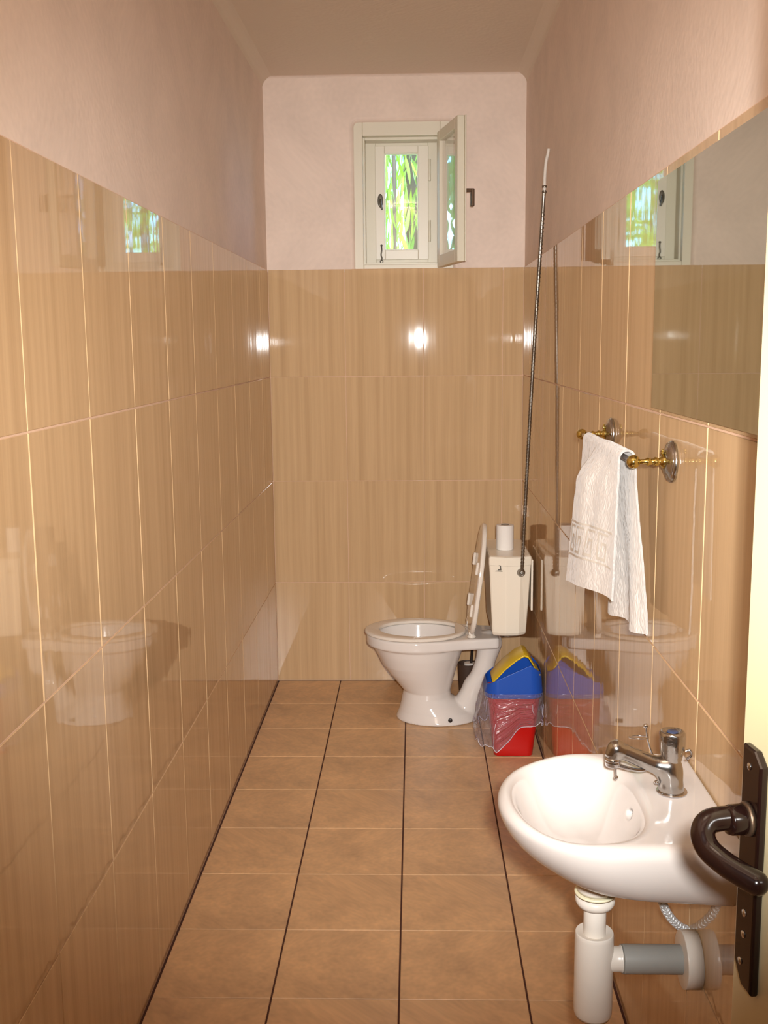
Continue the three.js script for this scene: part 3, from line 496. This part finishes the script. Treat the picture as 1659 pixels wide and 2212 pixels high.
// ---------------------------------------------------------------- mirror, towel rail, towel
{
  const t = group('wall_mirror', [XR - 0.004, 1.375, -1.74]); tag(t, 'frameless rectangular mirror fixed to the tiled right wall', 'mirror');
  const h = 0.425, w0 = -0.352, w1 = 0.36;
  mesh('backing', box(-0.001, 0.003, 0, h, w0, w1), M.mirrorEdge, t);
  mesh('reflective_face', box(-0.003, -0.001, 0.0005, h - 0.0005, w0 + 0.0005, w1 - 0.0005), M.mirror, t);
}
{
  const t = group('towel_rail', [XR, 1.287, -2.228]); tag(t, 'brass and chrome towel rail with two round wall plates', 'towel rail');
  const out = 0.072;
  for (const z of [0.301, -0.302]) {
    const rose = mesh('wall_plate', lathe([[0, 0.0005], [0.037, 0.0005], [0.0385, 0.003], [0.037, 0.007], [0.033, 0.0085], [0.031, 0.0115], [0.026, 0.0125], [0.022, 0.016], [0.014, 0.0175], [0, 0.018]], 48).rotateZ(Math.PI / 2).translate(0, 0, z), M.wornChrome, t);
    mesh('bead_ring', new THREE.TorusGeometry(0.0335, 0.0022, 8, 48).rotateY(Math.PI / 2).translate(-0.0085, 0, z), M.chrome, rose);
    const br = mesh('bracket', lathe([[0, 0.016], [0.012, 0.016], [0.013, 0.02], [0.008, 0.024], [0.0065, 0.027], [0.0085, 0.031], [0.0085, 0.034], [0.006, 0.037], [0.0055, 0.041], [0.0075, 0.045], [0.0075, 0.048], [0.005, 0.051], [0.0048, 0.06], [0, 0.06]], 32).rotateZ(Math.PI / 2).translate(0, 0, z), M.brass, t);
    mesh('ball_end', new THREE.SphereGeometry(0.0125, 28, 20).translate(-out, 0, z), M.brass, br);
    mesh('finial', [new THREE.SphereGeometry(0.0036, 12, 10).translate(-0.02, 0.0155, z), new THREE.SphereGeometry(0.0026, 12, 10).translate(-0.02, 0.0205, z)], M.brass, br);
  }
  mesh('bar', new THREE.CylinderGeometry(0.0055, 0.0055, 0.6, 24).rotateX(Math.PI / 2).translate(-out, 0, 0), M.chrome, t);
}
{
  const bx = XR - 0.072, by = 1.287, zf = -2.425, zn = -1.985;
  const t = group('hand_towel', [bx, by, -2.2]); tag(t, 'white towel with a woven key-pattern band folded over the towel rail', 'towel');
  // s: far 0 to near 1 along the bar; q: 0 front hem, 0.5 over the bar, 1 back hem
  const frontLen = (s) => lerp(0.332, 0.272, sstep(0.1, 1, s)), backLen = (s) => lerp(0.345, 0.318, sstep(0.5, 1, s)) + 0.008 * Math.sin(s * 9);
  const sf = (s, q, off = 0) => {
    const R = 0.0085 + off + 0.004 * sstep(0.3, 0.6, s);
    let x, y, z;
    if (q < 0.45) {            // front panel, hanging on the room side
      const k = (0.45 - q) / 0.45, L = frontLen(s);
      y = -k * L; x = -R - k * 0.022 + 0.004 * Math.sin(s * 14 + 0.6) * k;
      x -= 0.032 * sstep(0.34, 0.42, s) * sstep(0, 0.25, k) * (1 - 0.35 * k) * (1 - sstep(0.55, 1, s)); x += 0.012 * k * sstep(0.6, 1, s);
      x += 0.008 * Math.exp(-((s - 0.72) ** 2) / 0.006) * Math.sin(Math.PI * Math.min(1, k * 1.3));
      const z0 = lerp(zf, zn, s), fan = lerp(zf - 0.0, zn + 0.0, s < 0.4 ? lerp(0.0, 0.10, s / 0.4) : lerp(0.10, 1, (s - 0.4) / 0.6));
      z = lerp(z0, fan, Math.pow(k, 0.7) * 0.92) ;
    } else if (q < 0.55) {     // over the bar
      const a = (q - 0.45) / 0.1 * Math.PI; x = -Math.cos(a) * R; y = Math.sin(a) * R; z = lerp(zf, zn, s);
    } else {                   // back panel, between the bar and the wall
      const k = (q - 0.55) / 0.45, L = backLen(s);
      y = -k * L; x = R + 0.010 * Math.sin(k * 1.5) + 0.007 * Math.sin(s * 11 + 1 + k) * k + 0.006 * k * sstep(0.75, 1, s);
      z = lerp(lerp(zf + 0.02, zn, s), lerp(zf + 0.15, zn + 0.06, s), sstep(0, 1, k));
      x = Math.min(x, 0.05);
    }
    x += 0.0012 * noise(s * 20, q * 30, 4);
    return [x, y, z + 2.2];
  };
  const th = 0.004, shell = (s0, s1, q0, q1, nu, nv, o) => {
    const f = (s, q) => lerp(s0, s1, s), h = (q) => lerp(q0, q1, q);
    const a = sheet(nu, nv, (u, v) => sf(f(u), h(v), o + th)), b = sheet(nu, nv, (u, v) => sf(f(u), h(v), o));
    b.index.array.reverse(); b.computeVertexNormals();
    const edge = (fn, n) => sheet(n, 1, (u, v) => { const [s, q] = fn(u); return sf(s, q, v ? o + th : o); });
    return [a, b, edge((u) => [s0, h(u)], nv), edge((u) => [s1, h(1 - u)], nv), edge((u) => [f(1 - u), q0], nu), edge((u) => [f(u), q1], nu)];
  };
  mesh('cloth', shell(0, 1, 0, 1, 80, 160, 0), M.towel, t);
  // woven band: a raised key pattern above the front hem
  const band = [], strip = (s0, s1, q0, q1) => band.push(sheet(Math.max(2, Math.round((s1 - s0) * 80)), 6, (u, v) => sf(lerp(s0, s1, u), lerp(q0, q1, v), th + 0.0016)));
  strip(0.42, 0.97, 0.094, 0.1); strip(0.42, 0.97, 0.205, 0.211);
  for (let i = 0; i < 4; i++) { const s = 0.46 + i * 0.125, w = 0.095; for (const [a0, a1, b0, b1] of [[0, 1, 0.92, 1], [0, 0.12, 0, 1], [0, 0.85, 0, 0.1], [0.73, 0.85, 0, 0.65], [0.35, 0.85, 0.56, 0.66], [0.35, 0.47, 0.3, 0.66]]) strip(s + a0 * w, s + a1 * w, 0.108 + b0 * 0.09, 0.108 + b1 * 0.09); }
  mesh('woven_band', band, M.towelBand, t);
}

// ---------------------------------------------------------------- door
{
  const th = 8 * Math.PI / 180, E0 = V(0.318, 0, -1.0);
  const t = struct('door_1', E0.toArray()); t.rotation.y = th;      // local +z from the free edge to the hinge, local -x is the face seen
  const w = 0.79, h = 2.06;
  mesh('leaf', [box(0, 0.038, 0.008, h, 0, w, 0.003)], M.doorPaint, t);
  const pz = 0.038, py = 1.053;
  const pl = [[-0.0185, -0.152], [-0.002, -0.172], [0.0185, -0.172], [0.0185, 0.057], [0.004, 0.0685], [-0.0185, 0.0685]];
  const hd = new THREE.Group(); hd.name = 'door_handle'; hd.position.set(0, py, pz); t.add(hd);
  mesh('handle_plate', extrude(pl, 0.009, 0.0025).rotateY(-Math.PI / 2), M.brown, hd);
  const lv = [[-0.008, 0, 0], [-0.034, 0.002, 0], [-0.05, -0.001, 0.001], [-0.0565, -0.009, 0.006], [-0.055, -0.019, 0.015], [-0.047, -0.026, 0.029], [-0.035, -0.032, 0.043], [-0.025, -0.036, 0.053]];
  const cv = new THREE.CatmullRomCurve3(lv.map((p) => V(...p)), false, 'centripetal');
  const lever = new THREE.TubeGeometry(cv, 60, 0.0115, 18);
  mesh('lever', [lever, new THREE.SphereGeometry(0.0115, 20, 14).translate(...lv[lv.length - 1]), lathe([[0, 0], [0.0145, 0], [0.0145, 0.02], [0.013, 0.024], [0, 0.024]], 28).rotateZ(Math.PI / 2).translate(-0.007, 0, 0)], M.brown, hd);
  mesh('collar', lathe([[0, 0], [0.0165, 0], [0.0165, 0.004], [0.015, 0.006], [0, 0.006]], 28).rotateZ(Math.PI / 2).translate(-0.0085, 0, 0), M.bronze, hd);
  for (const [y, z] of [[0.051, -0.003], [-0.148, -0.004], [-0.096, 0], [-0.118, 0]]) mesh('screw', lathe([[0, 0], [0.0038, 0], [0.0034, 0.0016], [0, 0.0022]], 16).rotateZ(Math.PI / 2).translate(-0.0085, y, z), M.chrome, hd);
}

// ---------------------------------------------------------------- ceiling lamp out of view, placed to soften shadows and light the near walls
{
  const t = group('unseen_ceiling_lamp', [-0.06, CEIL, -0.75]); tag(t, 'unseen globe lamp on the ceiling near the doorway, lighting the near walls and floor', 'unseen ceiling lamp');
  mesh('base', lathe([[0, 0], [0.075, 0], [0.075, -0.02], [0.06, -0.03], [0, -0.03]], 32), M.paint, t);
  mesh('globe', lathe([[0.055, -0.03], [0.085, -0.05], [0.1, -0.085], [0.09, -0.125], [0.06, -0.152], [0.02, -0.162], [0, -0.163]], 36), M.unseenLampGlass, t);
  const l = new THREE.PointLight(new THREE.Color(1, 0.97, 0.91), 1.2); l.name = 'unseen_ceiling_lamp_bulb'; l.position.set(0, -0.095, 0); l.castShadow = true; l.shadow.radius = 3; t.add(l);
}

// ---------------------------------------------------------------- outside
{
  const g = struct('ground'); mesh('grass', box(-14, 14, -0.2, -0.1, -22, -D - 0.32), M.soil, g);
  const roof = struct('unseen_roof_slab'); mesh('slab', box(-4, 4, CEIL + 0.26, CEIL + 0.5, -D - 0.55, 3), M.concrete, roof);  // house roof out of view, keeps direct sun off the rooms below
  const leafShape = (l, w) => { const s = new THREE.Shape(); s.moveTo(0, 0); s.quadraticCurveTo(w, -l * 0.4, 0, -l); s.quadraticCurveTo(-w, -l * 0.4, 0, 0); const q = new THREE.ShapeGeometry(s, 4); const p = q.attributes.position; for (let i = 0; i < p.count; i++) p.setZ(i, 0.12 * p.getY(i) * p.getY(i) / l - Math.abs(p.getX(i)) * 0.25); q.computeVertexNormals(); return q; };
  function willow(name, label, x, z, h, r, count, mat, l, w, low) {
    const t = group(name, [x, -0.1, z]); tag(t, label, 'tree', undefined);
    const wood = [];
    wood.push(tube([[0, 0, 0], [0.05, h * 0.3, 0.02], [-0.04, h * 0.6, 0], [0, h * 0.86, 0]], 0.09, 24, 10));
    const twigs = [];
    for (let i = 0; i < 26; i++) { const a = rnd() * 6.283, rr = r * (0.35 + 0.65 * Math.sqrt(rnd())), top = h * (0.8 + 0.25 * rnd()), end = lerp(low, h * 0.75, rnd() * rnd()), p = [[0, h * (0.5 + 0.35 * rnd()), 0], [Math.cos(a) * rr * 0.5, top, Math.sin(a) * rr * 0.5], [Math.cos(a) * rr * 0.9, top * 0.93, Math.sin(a) * rr * 0.9], [Math.cos(a) * rr, end, Math.sin(a) * rr]]; twigs.push(p); wood.push(tube(p, 0.012, 20, 5)); }
    mesh('branches', wood, M.bark, t);
    const im = new THREE.InstancedMesh(leafShape(l, w), mat, count), o = new THREE.Object3D(); im.name = 'leaves'; im.userData.kind = 'stuff';
    const c = new THREE.Color();
    for (let i = 0; i < count; i++) {
      const a = rnd() * 6.283, rr = r * Math.pow(rnd(), 0.4), k = rnd(), y = lerp(low, h * 1.12 - rr * rr / r * 0.25, k);
      o.position.set(Math.cos(a) * rr + 0.12 * noise(a * 3, y * 2), y, Math.sin(a) * rr); o.rotation.set((rnd() - 0.5) * 0.9, rnd() * 6.283, (rnd() - 0.5) * 0.9); o.scale.setScalar(0.7 + 0.7 * rnd()); o.updateMatrix(); im.setMatrixAt(i, o.matrix);
      const b = 0.75 + 0.5 * rnd(); im.setColorAt(i, c.setRGB(b * (0.9 + 0.3 * rnd()), b, b * 0.8));
    }
    im.castShadow = im.receiveShadow = true; t.add(im);
    return t;
  }
  willow('willow_tree', 'bright green drooping tree filling the view through the window', 0.05, -8.2, 4.6, 1.5, 12000, M.leaf, 0.17, 0.02, 1.3);
  willow('leafy_tree', 'darker green leafy tree standing outside, left of the bright drooping tree', -2.6, -9.6, 4.0, 1.5, 5200, M.leafDark, 0.18, 0.035, 0.6);
}

renderer.render(scene, camera);
